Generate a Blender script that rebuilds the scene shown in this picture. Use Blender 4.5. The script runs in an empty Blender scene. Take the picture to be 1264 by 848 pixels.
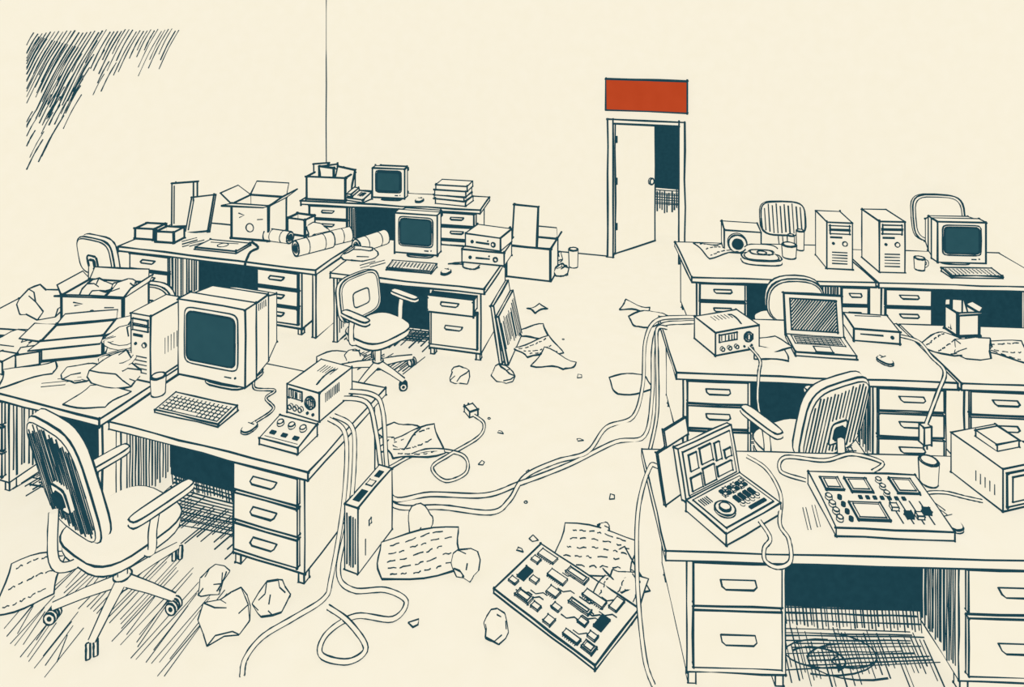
import bpy, bmesh, math, random
from mathutils import Vector, Matrix
random.seed(11)
rad=math.radians
EYE=3.65
# ---------------------------------------------------------------- materials
def lin(h):
    c=[int(h[i:i+2],16)/255 for i in (0,2,4)]
    return [((v+.055)/1.055)**2.4 if v>.04045 else v/12.92 for v in c]+[1]
def mat(name,c1,c2,em,scale=6.0):
    m=bpy.data.materials.new(name); m.use_nodes=True
    nt=m.node_tree; nt.nodes.clear()
    o=nt.nodes.new('ShaderNodeOutputMaterial'); add=nt.nodes.new('ShaderNodeAddShader')
    e=nt.nodes.new('ShaderNodeEmission'); d=nt.nodes.new('ShaderNodeBsdfDiffuse')
    tc=nt.nodes.new('ShaderNodeTexCoord'); nz=nt.nodes.new('ShaderNodeTexNoise')
    nz.inputs['Scale'].default_value=scale; nz.inputs['Detail'].default_value=6
    mx=nt.nodes.new('ShaderNodeMix'); mx.data_type='RGBA'
    mx.inputs[6].default_value=lin(c1); mx.inputs[7].default_value=lin(c2)
    nt.links.new(tc.outputs['Object'],nz.inputs['Vector'])
    nt.links.new(nz.outputs[0],mx.inputs[0])
    sc=nt.nodes.new('ShaderNodeMix'); sc.data_type='RGBA'; sc.blend_type='MULTIPLY'
    sc.inputs[0].default_value=1; sc.inputs[7].default_value=(1-em,1-em,1-em,1)
    nt.links.new(mx.outputs[2],sc.inputs[6]); nt.links.new(sc.outputs[2],d.inputs[0])
    nt.links.new(mx.outputs[2],e.inputs[0]); e.inputs[1].default_value=em  # every material glows by itself, which keeps the drawn surfaces almost unshaded
    nt.links.new(e.outputs[0],add.inputs[0]); nt.links.new(d.outputs[0],add.inputs[1])
    nt.links.new(add.outputs[0],o.inputs[0])
    return m
MATS=[mat('cream_paper','F8F0D9','FCF5E2',.84),
      mat('teal_ink','1A3C47','244C57',.85,14),
      mat('teal_screen','274E57','2F5860',.85,9),
      mat('red_sign','B64220','C24B28',.85,5),
      mat('dark_parts_and_shade','173A45','234B56',.85,20)]  # last one: dark parts, also painted shade under desks and in the doorway
P,K,S,RD,DK=range(5)
# ---------------------------------------------------------------- builder
def V(*a): return Vector(a)
def cat(pts,n=8,closed=False):
    pts=[Vector(p) for p in pts]
    if len(pts)<3: return pts
    out=[]; N=len(pts)
    for i in range(N-1):
        p0=pts[max(i-1,0)];p1=pts[i];p2=pts[i+1];p3=pts[min(i+2,N-1)]
        for j in range(n):
            t=j/n
            out.append(.5*((2*p1)+(-p0+p2)*t+(2*p0-5*p1+4*p2-p3)*t*t+(-p0+3*p1-3*p2+p3)*t**3))
    out.append(pts[-1]); return out
def sup(w,h,e=4,n=28):
    r=[]
    for i in range(n):
        a=2*math.pi*i/n; c,s=math.cos(a),math.sin(a)
        r.append((w/2*math.copysign(abs(c)**(2/e),c),h/2*math.copysign(abs(s)**(2/e),s)))
    return r
FR=Matrix.Rotation(rad(90),4,'X')
class Ob:
    def __init__(s,name,x,y,z=0,yaw=0,k=1):
        s.name=name;s.v=[];s.f=[];s.m=[];s.T=Matrix()
        s.loc=(x,y,z);s.yaw=yaw
        s.lw=0.00146*max(y,3)*k
        n=Vector((-x,-y,EYE-z-.3)).normalized()
        s.n=Matrix.Rotation(rad(-yaw),3,'Z')@n
    def face_front(s,x,y,z,ang=0):
        s.T=Matrix.Translation((x,y,z))@FR@Matrix.Rotation(rad(ang),4,'Z'); return s
    def at(s,x=0,y=0,z=0,rx=0,ry=0,rz=0):
        s.T=Matrix.Translation((x,y,z))@Matrix.Rotation(rad(rz),4,'Z')@Matrix.Rotation(rad(ry),4,'Y')@Matrix.Rotation(rad(rx),4,'X'); return s
    def home(s): s.T=Matrix(); return s
    def raw(s,vs,fs,mt):
        b=len(s.v); s.v+=list(vs); s.f+=[tuple(b+i for i in f) for f in fs]; s.m+=[mt]*len(fs)
    def add(s,vs,fs,mt): s.raw([s.T@Vector(v) for v in vs],fs,mt)
    def _tube(s,pts,rads,n,mt):
        N=len(pts); vs=[]; u=None
        for i,p in enumerate(pts):
            t=pts[min(i+1,N-1)]-pts[max(i-1,0)]
            if t.length<1e-9: t=V(0,0,1)
            t.normalize()
            if u is None:
                r=V(0,0,1) if abs(t.z)<.9 else V(1,0,0); u=t.cross(r)
            u=u-t*u.dot(t)
            if u.length<1e-6: u=t.orthogonal()
            u.normalize(); w=t.cross(u)
            for j in range(n):
                a=2*math.pi*j/n; vs.append(p+(u*math.cos(a)+w*math.sin(a))*rads[i])
        fs=[]
        for i in range(N-1):
            for j in range(n):
                fs.append((i*n+j,i*n+(j+1)%n,(i+1)*n+(j+1)%n,(i+1)*n+j))
        fs.append(tuple(range(n))[::-1]); fs.append(tuple((N-1)*n+j for j in range(n)))
        s.raw(vs,fs,mt)
    def line(s,pts,k=1,wob=1,ext=0,mt=K,obj=False):
        pts=[Vector(p) if obj else s.T@Vector(p) for p in pts]
        lw=s.lw*k
        if ext and len(pts)>=2:
            d=(pts[0]-pts[1]); 
            if d.length>1e-6: pts[0]=pts[0]+d.normalized()*lw*random.uniform(0,ext)
            d=(pts[-1]-pts[-2])
            if d.length>1e-6: pts[-1]=pts[-1]+d.normalized()*lw*random.uniform(0,ext)
        out=[pts[0]]
        for a,b in zip(pts,pts[1:]):
            L=(b-a).length; n=max(1,min(8,int(L/(s.lw*24))))
            for j in range(1,n+1):
                q=a.lerp(b,j/n)
                if wob and n>1 and j<n:
                    q=q+Vector([random.uniform(-1,1) for _ in range(3)])*s.lw*.5*wob
                out.append(q)
        r=[lw*random.uniform(.68,1.15) for _ in out]
        s._tube(out,r,5,mt)
    def loop(s,pts,k=1): s.line(list(pts)+[pts[0]],k)
    def box(s,x0,y0,z0,x1,y1,z1,mt=P,ink=1,k=1):
        s.hexa([(x0,y0,z0),(x1,y0,z0),(x1,y1,z0),(x0,y1,z0),(x0,y0,z1),(x1,y0,z1),(x1,y1,z1),(x0,y1,z1)],mt,ink,k)
    def hexa(s,c,mt=P,ink=1,k=1):
        s.add(c,[(3,2,1,0),(4,5,6,7),(0,1,5,4),(1,2,6,5),(2,3,7,6),(3,0,4,7)],mt)
        if ink:
            for a,b in ((0,1),(1,2),(2,3),(3,0),(4,5),(5,6),(6,7),(7,4),(0,4),(1,5),(2,6),(3,7)):
                s.line([c[a],c[b]],k,1,1.8)
    def prism(s,pl,z0,z1,mt=P,ink=1,k=1,top=None):
        n=len(pl); top=top or pl
        vs=[(x,y,z0) for x,y in pl]+[(x,y,z1) for x,y in top]
        fs=[tuple(range(n))[::-1],tuple(range(n,2*n))]+[(i,(i+1)%n,n+(i+1)%n,n+i) for i in range(n)]
        s.add(vs,fs,mt)
        if ink: s.loop(vs[:n],k); s.loop(vs[n:],k)
    def cyl(s,x,y,z0,z1,r,mt=P,ink=1,k=1,n=20,r1=None):
        r1=r1 or r
        a=[(x+r*math.cos(2*math.pi*i/n),y+r*math.sin(2*math.pi*i/n)) for i in range(n)]
        b=[(x+r1*math.cos(2*math.pi*i/n),y+r1*math.sin(2*math.pi*i/n)) for i in range(n)]
        s.prism(a,z0,z1,mt,ink,k,b)
        if ink and abs(z1-z0)>s.lw*3:
            nl=s.T.to_3x3().inverted()@s.n; d=Vector((-nl.y,nl.x,0))
            if d.length>1e-4:
                d.normalize()
                for q in (1,-1):
                    s.line([(x+q*d.x*r,y+q*d.y*r,z0),(x+q*d.x*r1,y+q*d.y*r1,z1)],k)
    def ring(s,x,y,r,z=0,k=1,n=18,ry=None):
        ry=ry or r
        s.loop([(x+r*math.cos(2*math.pi*i/n),y+ry*math.sin(2*math.pi*i/n),z) for i in range(n)],k)
    def pipe(s,pts,R,mt=P,ink=1,k=1,n=10,R1=None):
        pts=[s.T@Vector(p) for p in pts]; N=len(pts); R1=R if R1 is None else R1
        rr=[R+(R1-R)*i/max(1,N-1) for i in range(N)]
        s._tube(pts,rr,n,mt)
        if ink:
            for q in (1,-1):
                o=[];last=None
                for i,p in enumerate(pts):
                    t=(pts[min(i+1,N-1)]-pts[max(i-1,0)]).normalized()
                    c=t.cross(s.n)
                    if c.length<.08 and last: c=last
                    elif c.length>1e-5: c=c.normalized()
                    last=c; o.append(p+c*rr[i]*q)
                s.line(o,k,0,obj=True)
    def poly(s,pts,mt=P,ink=1,k=1):
        s.add(pts,[tuple(range(len(pts)))],mt)
        if ink: s.loop(pts,k)
    def hatch(s,a,b,c,d,n,k=.6,j=.15,sk=0):
        a,b,c,d=map(Vector,(a,b,c,d))
        for i in range(n):
            t=(i+.5+random.uniform(-.25,.25))/n; t2=min(1,max(0,t+sk))
            p=a.lerp(b,t);q=d.lerp(c,t2)
            u=random.uniform(0,j);w=1-random.uniform(0,j)
            s.line([p.lerp(q,u),p.lerp(q,w)],k*random.uniform(.8,1.2),.8)
    def sheet(s,w,h,curl=.02,k=.8,scr=0,n=6,mt=P):
        ph=random.uniform(0,6)
        f=lambda u,v:(( u-.5)*w+.03*w*math.sin(v*5+ph),(v-.5)*h,.006+curl*(1+math.sin(u*4+v*3+ph))*.5)
        vs=[f(i/n,j/n) for j in range(n+1) for i in range(n+1)]
        fs=[(j*(n+1)+i,j*(n+1)+i+1,(j+1)*(n+1)+i+1,(j+1)*(n+1)+i) for j in range(n) for i in range(n)]
        s.add(vs,fs,mt)
        per=[f(i/n,0) for i in range(n)]+[f(1,i/n) for i in range(n)]+[f(1-i/n,1) for i in range(n)]+[f(0,1-i/n) for i in range(n)]
        s.loop(per,k)
        for i in range(scr):
            v=.15+.7*i/max(1,scr-1)
            u=.12
            while u<.85:
                u2=u+random.uniform(.05,.14)
                m=[f(u+(u2-u)*q/3,v+random.uniform(-.02,.02)) for q in range(4)]
                s.line([(a,b,c+.004) for a,b,c in m],k*.7,0)
                u=u2+random.uniform(.03,.08)
    def crumple(s,x,y,z,r,sc=(1,1,.8),k=.7,sub=2,p=.62,amp=.5):
        bm=bmesh.new(); bmesh.ops.create_icosphere(bm,subdivisions=2,radius=1)
        cut=[]
        for _ in range(6):
            d=Vector([random.gauss(0,1) for _ in range(3)]).normalized(); cut.append((d,random.uniform(.6,.85),random.uniform(1.2,2.2)))
        for v in bm.verts:
            c=v.co.copy()*(1+random.uniform(-amp*.42,amp*.5))
            for d,o_,g in cut:
                t=c.dot(d)-o_
                if t>0: c-=d*t*g
            v.co=Vector((c.x*sc[0],c.y*sc[1],c.z*sc[2]))*r*1.08
            v.co.z=max(v.co.z,-r*sc[2]*.7)
        zc=z+r*sc[2]*.7
        bm.normal_update()
        vs=[(v.co.x+x,v.co.y+y,v.co.z+zc) for v in bm.verts]
        s.add(vs,[tuple(v.index for v in f.verts) for f in bm.faces],P)
        for e in bm.edges:
            an=e.calc_face_angle(0); fa=e.link_faces
            rim=len(fa)==2 and (fa[0].normal.dot(s.n)>0)!=(fa[1].normal.dot(s.n)>0)
            if rim: s.line([vs[e.verts[0].index],vs[e.verts[1].index]],.95,0)
            elif an>.62 and random.random()<p*.8:
                s.line([vs[e.verts[0].index],vs[e.verts[1].index]],k,0)
        bm.free()
    def build(s):
        me=bpy.data.meshes.new(s.name); me.from_pydata([tuple(v) for v in s.v],[],s.f)
        used=sorted(set(s.m)); 
        for u in used: me.materials.append(MATS[u])
        ix={u:i for i,u in enumerate(used)}
        me.polygons.foreach_set('material_index',[ix[m] for m in s.m])
        me.update()
        o=bpy.data.objects.new(s.name,me); o.location=s.loc; o.rotation_euler=(0,0,rad(s.yaw))
        bpy.context.collection.objects.link(o); return o
TOP=.757
# ---------------------------------------------------------------- room
f=Ob('floor',0,7,0)
f.box(-12,-7,-.1,12,7,0,ink=0)
f.build()
w=Ob('wall_back',-2.95,10.95,0,-14.9)
for a,b,z0,z1 in ((0,4.54,0,4.6),(5.45,14,0,4.6),(4.54,5.45,1.9,4.6)):
    w.box(a,0,z0,b,.12,z1,ink=0)
w.line([(0,-.005,0),(0,-.005,4.6)],.8)
w.build()
w=Ob('baseboard_back',-2.95,10.95,0,-14.9)
w.box(0,-.015,0,4.46,0,.014,K,0); w.box(5.53,-.015,0,13.9,0,.014,K,0); w.build()
w=Ob('wall_left',-2.95,10.95,0,math.degrees(math.atan2(-4.95,-6.55)))
w.box(0,-.12,0,11,0,4.6,ink=0)
# ink hatching strokes that draw shade into the upper corner of the wall
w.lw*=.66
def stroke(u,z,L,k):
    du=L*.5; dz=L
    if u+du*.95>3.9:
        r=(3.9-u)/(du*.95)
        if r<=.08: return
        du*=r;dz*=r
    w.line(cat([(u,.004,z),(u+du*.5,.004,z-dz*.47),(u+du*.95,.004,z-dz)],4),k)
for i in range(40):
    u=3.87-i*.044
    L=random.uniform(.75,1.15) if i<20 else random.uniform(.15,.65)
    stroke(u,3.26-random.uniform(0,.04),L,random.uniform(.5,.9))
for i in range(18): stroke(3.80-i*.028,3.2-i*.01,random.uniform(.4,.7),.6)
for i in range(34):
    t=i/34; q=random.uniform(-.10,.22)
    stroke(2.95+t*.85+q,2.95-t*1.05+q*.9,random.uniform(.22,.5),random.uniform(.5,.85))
w.build()
d=Ob('door_frame',-2.95,10.95,0,-14.9)
d.box(4.463,-.03,0,4.54,.14,1.96); d.box(5.45,-.03,0,5.526,.14,1.96); d.box(4.54,-.03,1.9,5.45,.14,1.96)
d.build()
hx=-2.95+.966*4.56+.257*.1; hy=10.95-.257*4.56+.966*.1
d=Ob('door_1',hx,hy,0,-14.9+53)
d.box(0,0,.015,.86,.04,1.88)
for z in (.35,1.0,1.6): d.box(-.01,-.02,z,.03,.0,z+.1,K,0)
d.face_front(.76,0,.93); d.cyl(0,0,0,.03,.045); d.home()
d.build()
c=Ob('wall_corridor',-2.95,10.95,0,-14.9)
c.box(3.9,1.25,.7,6.6,1.35,2.6,DK,0); c.box(3.9,1.25,0,6.6,1.35,.7,P,0)  # dark upper part paints the unlit room beyond the door
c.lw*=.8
c.hatch((4.6,1.24,.72),(6.2,1.24,.72),(6.2,1.24,.30),(4.6,1.24,.30),44,.9,.3)  # strokes continue the painted shade down the wall
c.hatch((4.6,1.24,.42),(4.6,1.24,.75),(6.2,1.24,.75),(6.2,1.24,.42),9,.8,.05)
c.box(5.5,.14,0,5.56,1.25,2.4,P,0)
c.build()
sg=Ob('wall_sign',-2.95,10.95,0,-14.9)
sg.box(4.44,-.05,2.09,5.56,0,2.53,RD,1,.9); sg.build()
# ---------------------------------------------------------------- desks
def desk(x,y,yaw,w,d,peds,gaps,openD=(),k=1,dz=.08):
    o=Ob('office_desk',x,y,0,yaw,k)
    o.box(0,0,.70,w,d,.75)
    for pi,(a,b,n) in enumerate(peds):
        o.box(a,.05,.07,b,d-.06,.70)
        for fx in (a+.01,b-.05):
            for fy in (.06,d-.12): o.box(fx,fy,0,fx+.04,fy+.05,.07)
        hs=n if isinstance(n,(list,tuple)) else [1]*n
        tot=sum(hs); z=.68
        for i,q in enumerate(hs):
            hh=.58*q/tot; z1=z; z0=z-hh+.025; z-=hh
            out=.14 if (i in openD and pi==0) else .02
            if out>.1:
                o.box(a+.04,.05-out,z0+.02,b-.04,.05,z1-.03,P); o.box(a+.05,.05-out+.02,z1-.035,b-.05,.05,z1-.028,DK,0)
            o.box(a+.03,.05-out-.012,z0,b-.03,.05-out+.01,z1,P)
            m=(a+b)/2; yy=.05-out-.012; hz=(z0+z1)/2+.015; hw=min(.09,(b-a)*.18)
            o.line([(m-hw,yy,hz+.012),(m-hw,yy-.03,hz),(m-hw*.8,yy-.035,hz-.012),(m+hw*.8,yy-.035,hz-.012),(m+hw,yy-.03,hz),(m+hw,yy,hz+.012)],1.0,0)
            o.line([(m-hw,yy-.004,hz+.014),(m+hw,yy-.004,hz+.014)],.8)
    if not any(a<.2 for a,b,n in peds): o.box(.02,.04,0,.06,d-.05,.70)
    if not any(b>w-.2 for a,b,n in peds): o.box(w-.06,.04,0,w-.02,d-.05,.70)
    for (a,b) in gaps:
        ym=.5*d  # panel set at mid-depth to carry the shade painted under the desk
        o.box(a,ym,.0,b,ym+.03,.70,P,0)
        o.box(a,ym-.008,dz,b,ym,.70,DK,0)  # dark sheet standing in for shade
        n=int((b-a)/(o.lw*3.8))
        o.hatch((a,ym-.01,dz+.04),(b,ym-.01,dz+.04),(b,ym-.01,.0),(a,ym-.01,0),n,.85,.2,.02)  # strokes fade the painted shade out towards the floor
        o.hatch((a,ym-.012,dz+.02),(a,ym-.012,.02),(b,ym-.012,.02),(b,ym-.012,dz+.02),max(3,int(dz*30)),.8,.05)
        o.hatch((a,ym,.006),(b,ym,.006),(b,.05,.006),(a,.05,.006),n,.72,.45,-.06)  # floor strokes drawn as the shadow under the desk
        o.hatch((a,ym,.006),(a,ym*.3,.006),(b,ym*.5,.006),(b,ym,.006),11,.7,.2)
        o.box(a,.06,.69,b,ym,.699,DK,0)  # dark underside, shade put into the colour
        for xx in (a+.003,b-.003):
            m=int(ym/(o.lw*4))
            o.hatch((xx,.07,.68),(xx,ym,.68),(xx,ym,.08),(xx,.07,.08),m,.85,.12)  # strokes drawn as shade on the knee-hole sides
    return o
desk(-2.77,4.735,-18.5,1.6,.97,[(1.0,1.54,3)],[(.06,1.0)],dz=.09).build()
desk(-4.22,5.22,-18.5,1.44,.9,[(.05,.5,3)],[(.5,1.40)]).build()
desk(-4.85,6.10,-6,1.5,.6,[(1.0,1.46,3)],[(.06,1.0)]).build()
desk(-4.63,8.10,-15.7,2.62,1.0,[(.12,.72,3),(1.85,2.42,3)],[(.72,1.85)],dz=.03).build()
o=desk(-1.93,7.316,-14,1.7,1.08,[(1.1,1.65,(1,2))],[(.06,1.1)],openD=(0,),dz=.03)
o.hatch((.35,-.02,.006),(1.1,-.02,.006),(1.0,-.42,.006),(.15,-.42,.006),24,.6,.35)  # strokes drawn as shade on the floor in front of the desk
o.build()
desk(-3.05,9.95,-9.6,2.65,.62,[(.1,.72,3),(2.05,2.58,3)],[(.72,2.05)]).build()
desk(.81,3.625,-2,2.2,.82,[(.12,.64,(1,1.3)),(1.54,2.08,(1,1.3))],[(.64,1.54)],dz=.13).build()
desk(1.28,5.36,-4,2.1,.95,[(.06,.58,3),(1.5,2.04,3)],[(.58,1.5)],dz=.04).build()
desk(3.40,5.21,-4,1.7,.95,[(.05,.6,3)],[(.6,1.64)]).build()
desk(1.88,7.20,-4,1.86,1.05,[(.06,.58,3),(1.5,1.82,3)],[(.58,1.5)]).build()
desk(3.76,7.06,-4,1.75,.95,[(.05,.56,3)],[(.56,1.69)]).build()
# ---------------------------------------------------------------- chairs
def chair(x,y,yaw,bh=.5,bw=.48,arms=True,hat=False,plate=True,zb=.56,rnd=4,lumbar=False,k=1,hatf=False,sw=1,tilt=10,gap=4.4):
    o=Ob('office_chair',x,y,0,yaw,k)
    o.at(0,0,.42); o.prism(sup(.52*sw,.50*sw,3.4),-.02,.045,top=sup(.54*sw,.52*sw,3.4)); o.prism(sup(.54*sw,.52*sw,3.4),.045,.075,ink=0,top=sup(.48*sw,.46*sw,3.2)); o.home()
    o.at(0,-.29*sw,zb+bh/2,rx=90+tilt)
    pl=sup(bw,bh,rnd); 
    o.prism(pl,-.035,.02,top=pl); o.prism(pl,.02,.04,top=sup(bw*.94,bh*.94,rnd),ink=0); o.loop([(a,b,.04) for a,b in sup(bw*.94,bh*.94,rnd)],.7)
    if not hatf: o.loop([(a,b,-.037) for a,b in sup(bw*.9,bh*.9,rnd)],.6)
    for on,zz in ((hat,.042),(hatf,-.038)):
        if not on: continue
        n=int(bw/(o.lw*gap))
        for i in range(n):
            xx=-bw*.45+bw*.90*(i+.5)/n
            t=max(0,1-abs(xx/(bw*.47))**rnd)**(1/rnd)*bh*.46
            o.line([(xx,-t*random.uniform(.85,1),zz),(xx+.005,t*random.uniform(.8,1),zz)],.8,.7)
    if plate:
        o.prism([(a,b-bh*.12) for a,b in sup(.15,.17,5,20)],.03,.065)
        o.prism([(a,b-bh*.12) for a,b in sup(.08,.09,5,16)],.065,.08,DK if hat else P)
    if lumbar:
        o.loop([(a,b-.02,-.042) for a,b in sup(bw*.4,bh*.35,5,20)],.8)
    o.home()
    o.pipe(cat([(0,-.1,.40),(0,-.28*sw,.42),(0,-.36*sw,.52),(0,-.36*sw,zb+bh*.3)],5),.022)
    if arms:
        for q in (1,-1):
            o.pipe(cat([(q*.22*sw,-.02,.42),(q*.30*sw,-.02,.44),(q*.31*sw,-.02,.56),(q*.31*sw,.0,.665)],5),.02)
            o.at(q*.31*sw,.04,.67); o.prism(sup(.085,.36*sw,4,20),0,.035); o.home()
    o.pipe([(0,0,.40),(0,0,.30)],.035); o.pipe([(0,0,.30),(0,0,.13)],.024); o.cyl(0,0,.09,.15,.05)
    for i in range(5):
        a=2*math.pi*i/5+.3; c,s=math.cos(a),math.sin(a)
        o.pipe([(c*.03,s*.03,.125),(c*.2,s*.2,.11),(c*.36,s*.36,.085)],.03,R1=.018)
        o.T=Matrix.Translation((c*.36,s*.36,.036))@Matrix.Rotation(a+.9*i,4,'Z')@FR
        o.cyl(0,0,-.028,-.008,.034,n=14); o.cyl(0,0,.008,.028,.034,n=14); o.cyl(0,0,.028,.03,.015,DK,0,n=10); o.home()
    return o
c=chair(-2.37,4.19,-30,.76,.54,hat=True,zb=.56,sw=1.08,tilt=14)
for i in range(36):  # ink strokes drawn as shade on the floor under the chair
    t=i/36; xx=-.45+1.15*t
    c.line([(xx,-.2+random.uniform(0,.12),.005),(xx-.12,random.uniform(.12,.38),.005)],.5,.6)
for i in range(16):  # further drawn shade on the floor behind the chair
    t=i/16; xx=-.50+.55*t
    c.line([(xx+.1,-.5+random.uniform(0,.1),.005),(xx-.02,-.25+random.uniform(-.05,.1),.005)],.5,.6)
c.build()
chair(-1.30,6.68,-128,.42,.50,lumbar=True,zb=.5).build()
chair(-4.22,7.48,-24,.42,.54,zb=.76,arms=False).build()
chair(-3.50,7.1,-10,.36,.44,zb=.50,rnd=2.8,arms=False).build()
chair(2.05,4.93,24,.58,.58,hat=True,zb=.54,tilt=13,gap=4.8).build()
chair(2.68,6.76,-5,.46,.52,zb=.60,rnd=2.6,arms=False).build()
chair(3.5,8.68,176,.42,.56,zb=.60,hatf=True,hat=True,arms=False,rnd=4).build()
c=chair(5.28,8.32,172,.57,.60,zb=.64,arms=False); c.build()
# ---------------------------------------------------------------- electronics
def crt(x,y,yaw,w=.5,h=.42,d=.42,k=1,base=.09):
    o=Ob('crt_monitor',x,y,TOP,yaw,k)
    o.prism(sup(w*.62,d*.62,4,20),0,.022); o.prism(sup(w*.4,d*.4,3,16),.022,base+.01,top=sup(w*.3,d*.3,3,16))
    z0=base;z1=base+h;y0=-d/2
    o.box(-w/2,y0,z0,w/2,y0+.12,z1)
    i=.04
    o.hexa([(-w/2+i*.3,y0+.12,z0+.01),(w/2-i*.3,y0+.12,z0+.01),(w/2-i,y0+d*.62,z0+.03),(-w/2+i,y0+d*.62,z0+.03),
            (-w/2+i*.3,y0+.12,z1-.012),(w/2-i*.3,y0+.12,z1-.012),(w/2-i,y0+d*.62,z1-.02),(-w/2+i,y0+d*.62,z1-.02)])
    j=w*.18
    o.hexa([(-w/2+i,y0+d*.62,z0+.04),(w/2-i,y0+d*.62,z0+.04),(w/2-j,y0+d,z0+.08),(-w/2+j,y0+d,z0+.08),
            (-w/2+i,y0+d*.62,z1-.03),(w/2-i,y0+d*.62,z1-.03),(w/2-j,y0+d,z1-.1),(-w/2+j,y0+d,z1-.1)])
    o.face_front(0,y0,z0+h*.55)
    o.prism(sup(w*.80,h*.74,9,32),0,.004,P,1,.8); o.prism(sup(w*.72,h*.64,10,32),.003,.009,S,1,1.1)
    o.cyl(w*.36,-h*.45,0,.008,.008,K,0)
    o.line([(w*.2,-h*.46,.003),(w*.3,-h*.46,.003)],.8)
    o.home()
    for q in range(5):
        yy=y0+.17+q*.02; o.line([(w/2-i*.4,yy,z1-.08),(w/2-i*.45,yy,z1-.03)],.5,0)
    o.build()
def keyboard(x,y,yaw,w=.48,d=.17,cols=14,k=1):
    o=Ob('keyboard',x,y,TOP,yaw,k)
    o.hexa([(-w/2,-d/2,0),(w/2,-d/2,0),(w/2,d/2,0),(-w/2,d/2,0),(-w/2,-d/2,.018),(w/2,-d/2,.018),(w/2,d/2,.038),(-w/2,d/2,.038)])
    o.at(0,0,.029,rx=math.degrees(math.atan2(.02,d)))
    o.box(-w*.47,-d*.42,0,w*.46,d*.36,.003,K,0)
    rows=5; cw=w*.93/cols; ch=d*.78/rows
    for r in range(rows):
        for c in range(cols):
            if r==0 and 3<c<9: continue
            a=-w*.47+c*cw; b=-d*.42+r*ch
            o.box(a+cw*.23,b+ch*.25,.002,a+cw*.77,b+ch*.76,.009,P,0)
    o.box(-w*.47+4*cw,-d*.42+ch*.2,.002,-w*.47+9*cw-.004,-d*.42+ch*.8,.009,P,0)
    o.home(); o.build()
def mouse(x,y,yaw=0,s=1,k=1):
    o=Ob('computer_mouse',x,y,TOP,yaw,k)
    pl=sup(.075*s,.115*s,2.5,22); o.prism(pl,0,.012*s,ink=1,k=.8); o.prism(pl,.012*s,.03*s,ink=0,top=[(a*.75,b*.78) for a,b in pl]); o.loop([(a*.97,b*.97,.016*s) for a,b in pl],.7)
    o.line([(-.026*s,.015*s,.032*s),(.026*s,.015*s,.032*s)],.6,0); o.line([(0,.015*s,.032*s),(0,.045*s,.03*s)],.6,0)
    o.build()
def tower(name,x,y,yaw,w=.2,d=.4,h=.45,z=TOP,k=1,slim=False):
    o=Ob(name,x,y,z,yaw,k)
    o.box(-w/2,-d/2,0,w/2,d/2,h)
    o.face_front(0,-d/2,0)
    if slim:
        o.hatch((-w*.4,.03,.002),(w*.4,.03,.002),(w*.4,h*.9,.002),(-w*.4,h*.9,.002),5,.8,.1)
        o.home(); o.box(-w*.25,-d*.38,h,w*.25,-d*.12,h+.004,DK,0); o.box(-w*.25,0,h,w*.2,d*.12,h+.004,P,1,.6); o.box(-w*.2,d*.22,h,w*.2,d*.38,h+.004,DK,0)
        o.box(w/2,-d*.2,h*.55,w/2+.004,-d*.14,h*.62,P,1,.6); o.line([(w/2+.002,-d*.3,h*.15),(w/2+.002,-d*.3,h*.4)],.6)
        o.build(); return
    for zz,hh in ((.86,.07),(.76,.07)): o.box(-w*.38,h*zz,0,w*.38,h*(zz+hh),.006,k=.8)
    o.box(-w*.38,h*.66,0,w*.1,h*.7,.006,K,0)
    o.cyl(w*.2,h*.55,0,.01,w*.09,P,1,.7); o.cyl(-w*.25,h*.55,0,.01,w*.06,K,0)
    for q in range(5): o.line([(-w*.3,h*(.12+.06*q),.002),(w*.3,h*(.12+.06*q),.002)],.7)
    o.home(); 
    for q in range(5): o.line([(w/2,-d*.1+q*.03,h*.3),(w/2,-d*.1+q*.03,h*.55)],.5)
    o.build()
def mug(x,y,z=TOP,r=.045,h=.11,handle=True,yaw=0,name='coffee_mug'):
    o=Ob(name,x,y,z,yaw)
    n=20
    o.cyl(0,0,0,h,r*.88,r1=r); o.prism([(math.cos(i/n*6.2832)*r*.86,math.sin(i/n*6.2832)*r*.86) for i in range(n)],h,h+.003,P,0)
    o.ring(0,0,r*.84,h+.004,.7)
    if handle: o.pipe(cat([(r*.9,0,h*.8),(r*1.6,0,h*.7),(r*1.6,0,h*.35),(r*.85,0,h*.2)],5),.008,k=.7)
    o.build()
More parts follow.
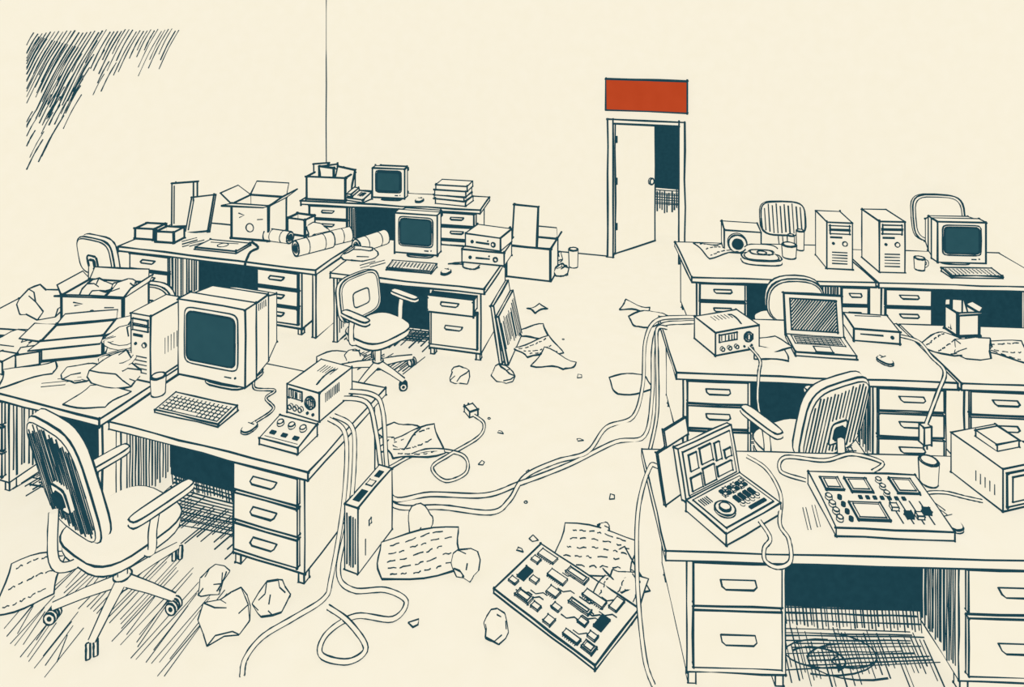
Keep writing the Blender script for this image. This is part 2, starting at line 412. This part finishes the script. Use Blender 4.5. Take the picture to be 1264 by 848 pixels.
def carton(x,y,z,yaw,w=.5,d=.4,h=.35,flap=.18,items=0,name='cardboard_box',k=1,marks=True,ang=35,ih=1.2):
    o=Ob(name,x,y,z,yaw,k); t=.01
    o.box(-w/2,-d/2,0,w/2,d/2,.01)
    o.box(-w/2,-d/2,0,w/2,-d/2+t,h); o.box(-w/2,d/2-t,0,w/2,d/2,h); o.box(-w/2,-d/2,0,-w/2+t,d/2,h); o.box(w/2-t,-d/2,0,w/2,d/2,h)
    a=rad(ang); c,s=math.cos(a)*flap,math.sin(a)*flap
    if flap:
        o.poly([(-w/2,-d/2,h),(w/2,-d/2,h),(w/2+.03,-d/2-c,h+s*.3),(-w/2-.02,-d/2-c,h+s*.2)])
        o.poly([(-w/2,d/2,h),(w/2,d/2,h),(w/2-.02,d/2+c*.6,h+s*1.3),(-w/2+.03,d/2+c*.6,h+s*1.3)])
        o.poly([(-w/2,-d/2,h),(-w/2,d/2,h),(-w/2-c,d/2-.02,h+s),(-w/2-c,-d/2+.02,h+s)])
        o.poly([(w/2,-d/2,h),(w/2,d/2,h),(w/2+c,d/2-.02,h+s),(w/2+c,-d/2+.02,h+s)])
    for i in range(items):
        o.at(-w*.25+w*.5*i/max(1,items-1),random.uniform(-.05,.1)*d,h*.15,rx=random.uniform(-14,2),ry=random.uniform(-12,12),rz=random.uniform(-15,15))
        hh=h*random.uniform(ih-.15,ih+.15); o.box(-w*.22,-.01,0,w*.22,.012,hh)
        o.home()
    if marks:
        o.face_front(0,-d/2-.002,0)
        o.ring(0,h*.35,h*.12,0,.7); o.line([(w*.2,h*.6,0),(w*.35,h*.62,0)],.7); o.line([(-w*.3,h*.75,0),(-w*.15,h*.7,0),(-w*.28,h*.62,0)],.7)
        o.home()
    return o
def psu(name,x,y,yaw,w=.28,d=.34,h=.2):
    o=Ob(name,x,y,TOP,yaw)
    for a in (-1,1):
        for b in (-1,1): o.box(a*w*.38-.015,b*d*.38-.015,0,a*w*.38+.015,b*d*.38+.015,.015,K,0)
    o.box(-w/2,-d/2,.015,w/2,d/2,h)
    o.face_front(0,-d/2,0)
    o.box(-w*.42,h*.6,0,-w*.02,h*.88,.005,P,k=.8); o.hatch((-w*.4,h*.62,.007),(-w*.05,h*.62,.007),(-w*.05,h*.86,.007),(-w*.4,h*.86,.007),5,.7)
    o.cyl(w*.24,h*.62,0,.012,h*.19,P); o.ring(w*.24,h*.62,h*.12,.014,.7)
    for q in range(4): o.line([(w*.15+q*w*.06,h*.5,.015),(w*.15+q*w*.06,h*.74,.015)],.6,0)
    for a in (-.36,-.2,-.04): o.cyl(a*w,h*.32,0,.02,h*.07,P,1,.8,n=12)
    for a in (.15,.32): o.cyl(a*w,h*.25,0,.01,h*.05,K,0,n=10)
    o.home()
    for q in range(9):
        yy=-d*.32+q*d*.05; o.line([(w/2+.001,yy,h*.55),(w/2+.001,yy,h*.85)],.7,0)
    for q in range(6): o.line([(-w*.2+q*w*.08,d*.1,h+.001),(-w*.2+q*w*.08,d*.35,h+.001)],.5,0)
    o.line(cat([(w*.2,-d*.3,h),(w*.2,-d*.1,h+.02),(w*.2,d*.15,h+.02),(w*.2,d*.3,h)],4),.9)
    o.build()
# --- desk front left
crt(-2.13,5.29,-18,.60,.56,.5,base=.10)
keyboard(-2.22,4.84,-18,.54,.19)
mouse(-1.77,4.64,-25)
tower('pc_tower',-2.77,5.40,-18,.19,.34,.50)
mug(-2.60,5.06,r=.05,h=.13,handle=False)
psu('power_supply_unit',-1.37,4.92,-24,.28,.36,.21)
o=Ob('control_box',-1.47,4.53,TOP,-20)
o.hexa([(-.15,-.1,0),(.15,-.1,0),(.15,.1,0),(-.15,.1,0),(-.15,-.1,.04),(.15,-.1,.04),(.15,.1,.075),(-.15,.1,.075)])
o.at(0,0,.058,rx=9.9)
for a in (-.09,0,.09): o.cyl(a,.035,0,.02,.02,P,1,.8,n=12); o.box(a-.02,-.055,0,a+.02,-.03,.01,K,0)
o.box(-.13,-.08,0,.13,-.075,.001,K,0); o.home(); o.build()
# --- back desk
carton(-2.66,10.12,TOP,-10,.6,.35,.33,0,5,'file_box',marks=False).build()
crt(-1.74,10.05,-9,.48,.42,.38,base=.06); mouse(-1.33,9.9,-20,1.3)
o=Ob('desk_phone',-2.22,9.98,TOP,-25); o.hexa([(-.15,-.1,0),(.15,-.1,0),(.15,.1,0),(-.15,.1,0),(-.15,-.1,.04),(.15,-.1,.04),(.15,.1,.1),(-.15,.1,.1)])
o.at(0,0,.08,rx=15); o.box(-.14,-.09,0,-.06,.09,.04,P); o.hatch((0,-.07,.01),(.12,-.07,.01),(.12,.05,.01),(0,.05,.01),4); o.home(); o.build()
def books(x,y,z,yaw,n=4,w=.36,d=.26,name='book_stack'):
    o=Ob(name,x,y,z,yaw); zz=0
    for i in range(n):
        t=random.uniform(.055,.08); o.at(random.uniform(-.02,.02),0,zz,rz=random.uniform(-9,9))
        o.box(-w/2,-d/2,0,w/2,d/2,t,k=.9); zz+=t
    o.home(); o.build()
books(-.84,9.86,TOP,-12,4,.46,.28)
# --- back-left desk
def binder(x,y,yaw,lean,w=.3,h=.5,t=.05,z=TOP,name='binder'):
    o=Ob(name,x,y,z,yaw); o.at(0,0,0,rx=lean[0],ry=lean[1]); o.box(-w/2,-t/2,0,w/2,t/2,h); o.line([(-w/2+.04,-t/2-.002,.03),(-w/2+.04,-t/2-.002,h-.03)],.7); o.home(); o.build()
binder(-4.2,8.83,-20,(-8,-8),.36,.54,.06)
binder(-3.92,8.58,-16,(-26,-10),.34,.44,.03)
for x,y,s in ((-4.42,8.42,.26),(-4.12,8.3,.24)): carton(x,y,TOP,-10,s,s*.8,.13,0,0,'small_box',marks=False).build()
carton(-3.12,8.5,TOP,-12,.5,.4,.42,.2).build()
o=Ob('notepad',-3.38,8.05,TOP,-14); o.box(-.27,-.13,0,.27,.13,.025); o.ring(0,0,.06,.028,.6); o.line([(-.2,.05,.028),(.15,.08,.028)],.6); o.build()
o=Ob('pens',-3.85,8.16,TOP,-14)
for a,b in ((0,0),(.07,.03),(-.07,.08)): o.pipe([(a,b-.08,.012),(a+.08,b+.08,.012)],.011,k=.8)
o.build()
carton(-2.62,8.56,TOP,-20,.26,.2,.2,0,0,'small_box',marks=False).build()
o=Ob('crumpled_paper',-2.38,8.47,TOP,0); o.crumple(0,0,0,.11,(1.2,1,.7)); o.build()
def roll(x,y,z,yaw,L,R,name='paper_roll',tilt=0):
    o=Ob(name,x,y,z+R,yaw); o.pipe([(0,-L/2,0),(0,L/2,0)],R,n=20)
    for yy in (-L/2,L/2):
        o.T=Matrix.Translation((0,yy,0))@FR; o.ring(0,0,R,0,1); o.ring(0,0,R*.6,.002,.7); o.prism(sup(R*.7,R*.7,2,14),0,.004,DK); o.home()
    for q in (-.2,.25): 
        o.T=Matrix.Translation((0,L*q,0))@FR; o.ring(0,0,R*1.01,0,.6); o.home()
    o.build()
roll(-2.80,8.25,TOP,70,.34,.065); roll(-2.28,7.93,TOP,-48,.44,.085); roll(-2.12,8.15,TOP,-52,.44,.08)
roll(-1.64,8.02,TOP,-40,.42,.08)
o=Ob('cloth_rag',-1.72,7.72,TOP,0); o.crumple(0,0,0,.13,(1.4,.8,.6)); o.build()
# --- middle desk
crt(-1.03,7.86,-12,.50,.44,.4,base=.07); keyboard(-1.08,7.42,-12,.5,.17,12)
mouse(-.7,7.3,-30,1.1)
for i,(w_,zz,yw) in enumerate(((.48,0,-14),(.42,.165,-22))):
    o=Ob('equipment_unit',-.28+.02*i,7.68,TOP+zz,yw); o.box(-w_/2,-.16,.01,w_/2,.16,.15)
    o.box(-w_/2+.03,-.13,0,w_/2-.03,.13,.012,K,0)
    o.face_front(0,-.16,0); o.cyl(-w_*.3,.07,0,.01,.02,K,0,n=10); o.cyl(w_*.3,.07,0,.01,.022,P,n=10); o.line([(-.08,.07,.002),(.08,.07,.002)],1)
    o.cyl(w_*.15,.1,0,.01,.01,K,0,n=8); o.home(); o.build()
o=Ob('pens',-1.58,7.5,TOP,0)
for a,b in ((0,0),(.1,.03)): o.pipe([(a-.06,b-.06,.012),(a+.08,b+.06,.012)],.012,k=.8)
o.build()
o=Ob('loose_cable_pile',-.55,7.42,TOP,0)
for q in range(2):
    o.line(cat([(-.15,.1,.012),(0,.14-.05*q,.012),(.03,0,.012),(.14,-.05,.012),(.2,.06*q,.012)],6),.9,0)
o.build()
# carton with board behind, floor
carton(.27,9.2,0,-16,.6,.42,.42,.12,0,marks=False,ang=60).build()
o=Ob('board_panel',.16,9.3,.1,-20); o.at(0,0,0,rx=-8); o.box(-.17,-.015,0,.17,.015,.75); o.home(); o.build()
o=Ob('crumpled_paper',.66,9.15,0,0); o.crumple(0,0,0,.1); o.build()
o=Ob('crumpled_paper',.62,9.62,0,0); o.crumple(0,0,0,.1); o.build()
mug(.84,9.42,0,.06,.24,False,name='bottle')
# boards leaning against desk side
for i,(x,y,t) in enumerate(((-.06,7.22,0),(.0,7.2,0))):
    o=Ob('leaning_board',x+.02,y,0,-13); o.at(0,0,0,ry=-9-3*i); o.box(-.015,-.32,0,.015,.32,.58-.1*i); 
    o.hatch((.017,-.3,.02),(.017,.3,.02),(.017,.3,.45),(.017,-.3,.45),12,.6,.3)
    o.home(); o.build()
def paper(x,y,yaw,w,h,z=0,curl=.03,scr=0,name='paper_sheet'):
    o=Ob(name,x,y,z+.002,yaw); o.sheet(w,h,curl,.95,scr); o.build()
paper(.27,7.15,25,.42,.3,0,.05,3); paper(.42,6.88,-30,.36,.28,0,.07); paper(.22,7.5,10,.3,.24,0,.05); paper(.3,8.1,40,.2,.14,0,.03)
# --- right near desk
o=Ob('open_test_case',1.25,3.89,TOP,31)
w_,d_=.44,.29
o.box(-w_/2,-d_/2,0,w_/2,d_/2,.06)
o.at(0,0,.062)
o.box(-.19,-.12,0,.19,.12,.004,P,k=.7)
o.cyl(-.10,-.03,.004,.018,.055); o.cyl(-.10,-.03,.018,.028,.03,P)
for i in range(2):
    for j in range(6): o.box(-.02+j*.033,.04+i*.03,.004,.003+j*.033,.06+i*.03,.014,K if (i+j)%2 else P,0 if (i+j)%2 else 1,.6)
for j in range(4): o.cyl(.02+j*.04,-.05,.004,.02,.012,P,1,.6,n=10)
for j in range(5): o.line([(-.17+j*.015,.05,.006),(-.17+j*.015,.10,.006)],.7,0)
o.box(.03,-.1,.004,.16,-.08,.012,K,0)
for j in range(4): o.box(.01+j*.04,-.03,.004,.035+j*.04,.015,.016,DK,0)
o.home()
o.at(0,d_/2,.05,rx=-14)
q_=.82
o.box(-w_/2,-.0,0,w_/2,.035,.33*q_)
o.box(-w_*.44,-.006,.03*q_,w_*.44,0,.3*q_,P,k=.7)
for (a,b,cc,dd) in ((-.17,.05,-.09,.13),(-.07,.18,.02,.28),(-.16,.17,-.1,.27),(.04,.06,.16,.12),(.05,.16,.09,.27),(.12,.15,.17,.2),(-.07,.05,.02,.15)):
    o.box(a,-.014,b*q_,cc,-.006,dd*q_,S if (a*100)%2>1 else P,1,.8)
o.home()
o.at(-.16,.21,.05,rx=-12,rz=8); 
o.box(-.18,0,0,.04,.012,.27); o.box(-.1,0,.27,.10,.012,.36); o.home()
o.build()
o=Ob('mixing_console',2.07,3.90,TOP,-3)
o.hexa([(-.31,-.20,0),(.31,-.20,0),(.31,.20,0),(-.31,.20,0),(-.31,-.20,.045),(.31,-.20,.045),(.31,.20,.075),(-.31,.20,.075)])
o.at(0,0,.062,rx=4.2)
for a,b,c_,d_ in ((-.17,-.15,.0,-.03),(-.12,.05,.0,.15),(.14,.05,.26,.16),(-.26,.06,-.16,.15)): o.box(a,b,0,c_,d_,.008); o.box(a+.015,b+.015,.008,c_-.015,d_-.015,.011,P,1,.6)
for i in range(4):
    o.cyl(-.27,-.15+i*.05,0,.018,.016,P,1,.8,n=12); o.cyl(-.21,-.15+i*.05,0,.018,.013,K,0,n=10)
for i in range(4):
    xx=.06+i*.055; o.box(xx,-.16,0,xx+.008,-.0,.002,K,0); q=-.15+random.random()*.1; o.box(xx-.014,q,0,xx+.022,q+.03,.02,K if i%2 else P,1,.7)
for i in range(3): o.cyl(.07,.04+i*.05,0,.016,.015,P,1,.8,n=10)
for i in range(7): o.box(-.1+i*.04,.0,0,-.08+i*.04,.02,.01,K,0)
o.home(); o.build()
mug(2.50,4.13,r=.052,h=.13,handle=False); mouse(2.42,3.80,15,1.15)
o=Ob('small_monitor',2.90,4.10,TOP,14)
o.box(-.17,-.17,.0,.17,.17,.24); o.face_front(0,-.17,.12); o.box(-.145,-.095,0,.145,.095,.006); o.box(-.11,-.07,.006,.11,.07,.01,P,1,.7)
o.home()
o.box(-.06,-.04,.24,.1,.1,.28)
for q in range(5): o.line([(-.171,-.12+q*.03,.06),(-.171,-.12+q*.03,.12)],.6)
o.build()
o=Ob('pens',1.62,3.82,TOP,0)
for a,b in ((0,0),(.06,.02)): o.pipe([(a,b-.07,.01),(a+.04,b+.09,.01)],.007,k=.8)
o.build()
# --- right mid desk
psu('oscilloscope',1.80,5.78,18,.42,.3,.2)
def laptop(x,y,yaw,w=.46,d=.3):
    o=Ob('laptop',x,y,TOP,yaw)
    o.box(-w/2,-d/2,0,w/2,d/2,.03)
    o.box(-w*.42,-.01,.03,w*.42,d*.42,.033,P,k=.6)
    for i in range(4): o.line([(-w*.38,.01+i*.03,.035),(w*.38,.01+i*.03,.035)],.9,0)
    for i in range(11): o.line([(-w*.38+i*w*.076,.0,.034),(-w*.38+i*w*.076,.11,.034)],.5,0)
    o.box(-w*.14,-d*.42,.03,w*.14,-d*.14,.032,P,k=.7)
    o.at(0,d/2,.02,rx=-12); o.box(-w/2,0,0,w/2,.025,.34)
    o.box(-w*.4,-.006,.05,w*.4,0,.30,P)
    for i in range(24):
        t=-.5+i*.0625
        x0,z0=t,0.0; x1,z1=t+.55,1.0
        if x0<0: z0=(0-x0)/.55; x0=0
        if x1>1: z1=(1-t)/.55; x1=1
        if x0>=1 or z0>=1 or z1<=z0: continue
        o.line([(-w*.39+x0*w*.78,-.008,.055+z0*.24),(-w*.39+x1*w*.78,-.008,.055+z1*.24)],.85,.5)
    o.home(); o.build()
laptop(2.56,5.72,-8,.47,.3)
o=Ob('disk_drive',3.1,5.95,TOP,-10); o.box(-.18,-.15,.01,.18,.15,.11); o.face_front(0,-.15,0); o.line([(-.13,.07,.003),(.05,.07,.003)],1); o.cyl(.12,.06,0,.01,.015,K,0); o.home(); o.line([(-.1,.1,.112),(.12,.12,.112)],.6); o.build()
mouse(2.98,5.5,25,1.1)
paper(2.15,5.75,20,.3,.22,TOP,.015); paper(2.1,5.6,-12,.26,.2,TOP,.02)
carton(3.92,6.0,TOP,5,.2,.16,.2,.06,2,'small_box',marks=False).build()
paper(3.62,5.72,30,.35,.28,TOP,.04,3); paper(4.0,5.65,-20,.4,.3,TOP,.05,3)
o=Ob('crumpled_paper',3.8,5.62,TOP); o.crumple(0,0,0,.12,(1.4,1,.6)); o.build()
# --- right back desks
paper(2.34,7.9,15,.36,.36,TOP,.05,3)
o=Ob('projector',2.66,8.0,TOP,-12); o.box(-.2,-.16,.01,.2,.16,.26); o.face_front(-.06,-.16,.13); o.cyl(0,0,0,.06,.10); o.cyl(0,0,.06,.07,.055,DK); o.home(); o.build()
o=Ob('desk_telephone',2.76,7.62,TOP,-8); o.prism(sup(.42,.24,3),0,.05); o.prism(sup(.36,.2,3),.05,.1,top=sup(.24,.14,3)); o.ring(0,-.02,.05,.105,.8); o.pipe(cat([(-.16,.02,.12),(-.1,.02,.15),(.1,.02,.15),(.16,.02,.12)],4),.025); o.build()
mug(3.12,7.75,r=.075,h=.14,handle=False); mug(3.34,7.98,r=.04,h=.22,handle=False,name='bottle'); mug(3.24,8.0,r=.035,h=.16,handle=False,name='bottle')
tower('pc_tower',3.55,7.6,-8,.26,.4,.50); tower('pc_tower',4.05,7.52,-4,.26,.42,.54)
crt(4.88,7.66,-4,.5,.44,.42,base=.05); keyboard(4.84,7.25,-2,.52,.17,12); mug(4.38,7.4,r=.05,h=.12)
# --- left clutter desks
def rag(x,y,r,sc,z=TOP,seed=0):
    o=Ob('crumpled_paper',x,y,z); o.crumple(0,0,0,r,sc); o.build()
carton(-3.58,5.70,TOP,12,.46,.3,.16,.16,0,marks=False,ang=12).build()
carton(-3.75,6.36,TOP,-6,.60,.36,.23,.10,0,marks=True,ang=55).build()
o=Ob('crumpled_paper',-3.75,6.36,TOP+.12); o.crumple(-.1,0,0,.13,(1,1,.9)); o.crumple(.13,0,0,.12,(1,1,.9)); o.build()
rag(-4.35,6.35,.17,(1.3,.9,.9)); rag(-4.05,5.65,.14,(1.4,1,.7)); 
rag(-3.12,5.58,.16,(1.2,.9,.8)); rag(-2.96,5.18,.15,(1.2,1,.85)); rag(-3.28,5.26,.10,(1.3,1,.7))
for q in range(2):
    o=Ob('cable_coil',-3.12+.12*q,5.5-.27*q,TOP+.17)
    o.pipe([(math.cos(a*.5)*(.10+.002*a),math.sin(a*.5)*(.08+.002*a),.012*math.sin(a)) for a in range(20)],.014,k=.7); o.build()
for x,y,a in ((-3.0,4.98,-10),(-3.72,5.3,30)): paper(x,y,a,.34,.24,TOP,.03,0)
o=Ob('pens',-3.50,5.12,TOP)
for a,b in ((0,0),(.08,.06)): o.pipe([(a,b,.03),(a+.16,b+.03,.03)],.01,k=.8)
o.build()
for x,y,a in ((-3.85,5.5,20),(-4.0,5.4,-15)):
    o=Ob('small_box',x,y,TOP,a); o.box(-.08,-.06,0,.08,.06,.1); o.build()
# ---------------------------------------------------------------- floor clutter
tower('slim_pc_case',-.95,4.58,-22,.10,.40,.42,0,slim=True)
paper(-.60,4.50,12,.52,.34,0,.05,5)
for x,y,r in ((-.62,4.78,.09),(-.30,4.38,.085),(-1.67,4.02,.13),(-1.44,4.14,.09),(-1.84,4.25,.085),(-.10,3.97,.075),(-.52,6.6,.10),(-.08,6.63,.10),(-1.6,6.9,.09),(.62,4.72,.05)):
    o=Ob('crumpled_paper',x,y,0,0); o.crumple(0,0,0,r,p=.6); o.build()
paper(.55,4.52,-15,.5,.36,0,.05,5); paper(.66,4.2,60,.3,.26,0,.06,3); paper(.70,4.35,20,.2,.3,0,.05)
paper(-.80,5.6,20,.42,.32,0,.06,3); paper(-.95,5.75,-30,.3,.25,0,.05)
paper(1.12,6.5,10,.35,.28,0,.04); paper(1.55,7.8,20,.4,.25,0,.07); paper(1.45,8.1,-30,.3,.2,0,.05); paper(-3.0,4.30,25,.3,.4,0,.04,3); paper(-1.8,6.9,20,.3,.3,0,.05)
rag(.70,4.28,.09,(1,1,.6),0); rag(-1.05,5.62,.08,(1.2,1,.5),0)
o=Ob('circuit_board',.32,4.13,.035,-41)
o.box(-.37,-.23,0,.37,.23,.025,P,1,1.2)
o.at(0,0,.025)
W_,H_=.37,.23
occ=[]
random.seed(5)
for _ in range(400):
    w_=random.choice([.05,.07,.1,.12,.14]);h_=random.choice([.035,.05,.09]);x_=random.uniform(-W_+.02,W_-w_-.02);y_=random.uniform(-H_+.02,H_-h_-.02)
    if any(x_<b+.022 and x_+w_>a-.022 and y_<d+.022 and y_+h_>c-.022 for a,b,c,d in occ): continue
    occ.append((x_,x_+w_,y_,y_+h_)); q=random.random()
    o.box(x_,y_,0,x_+w_,y_+h_,.010,DK if q<.12 else P,1,.75)
    if q>.12 and w_>.06:
        if q<.6: o.box(x_+.012,y_+.01,.010,x_+w_-.012,y_+h_-.01,.014,P,1,.5)
        else:
            for j in range(int(w_/.014)): o.line([(x_+.007+j*.014,y_,.0),(x_+.007+j*.014,y_-.012,.0)],.7,0); o.line([(x_+.007+j*.014,y_+h_,.0),(x_+.007+j*.014,y_+h_+.012,.0)],.7,0)
    if len(occ)>19: break
for _ in range(16):
    x_=random.uniform(-W_+.04,W_-.14);y_=random.uniform(-H_+.03,H_-.08); o.line([(x_,y_,.003),(x_+.04,y_,.003),(x_+.07,y_+.035,.003),(x_+.1,y_+.035,.003)],.7,0)
o.home(); o.build()
random.seed(8)
o=Ob('paper_scraps',0,5.5,0)
for x,y in ((-.1,5.8),(-.24,5.42),(-.38,7.3),(.13,5.32),(.73,5.05),(.05,4.56),(.15,4.66),(.65,6.67),(-.57,4.03),(.56,5.7),(-1.5,4.55)):
    y-=5.5; r=random.uniform(.02,.035); a=random.random()*6
    o.poly([(x+r*math.cos(a+q)*(1 if q else 1.4),y+r*math.sin(a+q),.004+.006*(q>2)) for q in (0,1.4,2.6,3.9)],P,1,.7)
for x,y in ((.3,6.9),(.55,7.4),(-.2,6.0),(1.1,5.0),(.1,5.0)): o.ring(x,y-5.5,.012,.004,.6,8)
o.build()
# ---------------------------------------------------------------- cables
def cable(pts,R=.014,name='power_cable',k=.95,n=7):
    x0,y0,_=pts[0]; ym=sum(p[1] for p in pts)/len(pts)
    o=Ob(name,x0,y0,0,0,ym/y0*k)
    o.pipe(cat([(x-x0,y-y0,z) for x,y,z in pts],n),R*.85,n=8); o.build(); return
z=.018
cable([(-1.30,5.02,.80),(-1.02,4.98,.80),(-.93,4.95,.70),(-.90,4.95,.3),(-.86,5.0,.03),(-.6,5.06,z),(-.2,5.05,z),(.05,5.17,z),(.3,5.3,z),(.5,5.42,z),(.85,5.66,z),(1.1,5.72,.03),(1.19,5.85,.3),(1.22,5.95,.65),(1.30,6.02,.80),(1.5,6.02,.83),(1.66,5.96,.86)])
cable([(-1.30,4.96,.78),(-1.04,4.9,.79),(-.96,4.86,.6),(-.92,4.9,.25),(-.84,4.93,.03),(-.5,4.93,z),(-.15,4.88,z),(-.02,5.0,z),(.1,5.25,z),(.35,5.42,z),(.6,5.5,z+.02),(.8,5.85,z),(1.05,5.98,.03),(1.14,6.0,.3),(1.17,6.05,.65),(1.28,6.12,.80),(1.5,6.1,.84),(1.7,6.0,.88)])
cable([(-1.22,4.72,.80),(-1.08,4.62,.795),(-1.04,4.55,.68),(-1.05,4.48,.35),(-1.1,4.36,.04),(-.98,4.24,z),(-.78,4.24,z),(-.64,4.16,z),(-.70,4.04,z),(-.92,4.06,z),(-1.06,3.95,z),(-1.06,3.82,z),(-.9,3.78,z),(-.82,3.86,z),(-.95,4.0,z+.02),(-1.1,4.12,z)],.013)
cable([(-1.25,4.70,.79),(-1.12,4.58,.79),(-1.08,4.5,.66),(-1.09,4.42,.35),(-1.13,4.30,.04),(-1.14,4.18,z),(-1.28,4.05,z),(-1.42,3.93,z),(-1.47,3.8,z),(-1.45,3.7,z)],.013)
cable([(-.33,6.02,z),(-.24,5.9,z),(-.28,5.72,z),(-.5,5.5,z),(-.62,5.35,z),(-.5,5.2,z),(-.35,5.3,z),(-.4,5.5,z),(-.7,5.55,z),(-.95,5.35,z)],.010)
o=Ob('power_plug',-.36,6.08,.0,30); o.box(-.04,-.05,.0,.04,.05,.05); o.line([(-.02,.05,.03),(-.02,.1,.03)],1.1); o.line([(.02,.05,.03),(.02,.1,.03)],1.1); o.build()
cable([(-1.75,4.70,.77),(-1.68,4.85,.77),(-1.78,4.98,.77),(-1.75,5.08,.77),(-1.9,5.1,.77),(-1.95,5.2,.775)],.007,'mouse_cord')
cable([(-3.1,8.2,.77),(-2.95,8.0,.77),(-2.95,7.72,.80),(-2.96,7.55,.6),(-2.98,7.55,.3)],.006)
cable([(1.95,5.66,.80),(1.98,5.5,.775),(1.9,5.3,.775),(1.87,5.24,.6),(1.9,5.24,.45)],.009)
cable([(3.28,5.88,.79),(3.42,5.8,.775),(3.38,5.55,.775),(3.33,5.3,.79),(3.18,5.14,.72),(3.08,5.12,.5)],.011)
o=Ob('power_plug',3.07,5.115,.36,10); o.box(-.03,-.025,.0,.03,.025,.13); o.line([(-.015,0,0),(-.015,0,-.05)],1); o.line([(.015,0,0),(.015,0,-.05)],1); o.build()
cable([(1.33,5.9,.84),(1.24,5.88,.84),(1.2,5.7,.7),(1.18,5.6,.3),(1.1,5.5,.05)],.012) 
cable([(1.08,4.05,.80),(.9,4.2,.80),(.84,4.22,.775),(.75,4.1,.6),(.72,3.95,.3),(.73,3.8,.03),(.75,3.65,z)],.011)
cable([(1.36,3.78,.79),(1.38,3.68,.775),(1.32,3.60,.785),(1.31,3.56,.75),(1.37,3.55,.725),(1.44,3.56,.75),(1.47,3.66,.785),(1.47,3.78,.775),(1.56,4.0,.775),(1.56,4.22,.775),(1.48,4.34,.775)],.009)
cable([(1.75,4.1,.79),(1.64,4.2,.775),(1.72,4.33,.775),(1.95,4.3,.775),(2.15,4.36,.775),(2.3,4.28,.775),(2.2,4.2,.775)],.009)
cable([(2.43,3.87,.775),(2.40,4.0,.775),(2.52,4.02,.775),(2.62,3.98,.775),(2.70,3.95,.775)],.007,'mouse_cord')
random.seed(3)
o=Ob('cable_tangle',1.85,3.80,.01)
for q in range(5):
    a0=random.uniform(0,6); r=random.uniform(.12,.34); cx=random.uniform(-.2,.1); cy=random.uniform(-.04,.05)
    o.line([(cx+r*math.cos(a0+t*.3),cy+r*.42*math.sin(a0+t*.3)+.003*t,.004+.002*q) for t in range(random.randint(8,14))],random.choice([.8,1.0]),0)
o.build()
# ---------------------------------------------------------------- world, light, camera
wd=bpy.data.worlds.new('World'); bpy.context.scene.world=wd; wd.use_nodes=True
bg=wd.node_tree.nodes['Background']; bg.inputs[0].default_value=(1,.985,.95,1); bg.inputs[1].default_value=1.0
cam=bpy.data.cameras.new('camera'); co=bpy.data.objects.new('camera',cam); bpy.context.collection.objects.link(co)
co.location=(0,0,EYE); co.rotation_euler=(rad(90),0,0)
cam.sensor_width=36; cam.sensor_fit='HORIZONTAL'; cam.lens=36*850/1264; cam.shift_y=-424/1264
bpy.context.scene.camera=co
try:
    bpy.context.scene.view_settings.view_transform='Standard'; bpy.context.scene.view_settings.look='None'
except Exception as e: print(e)
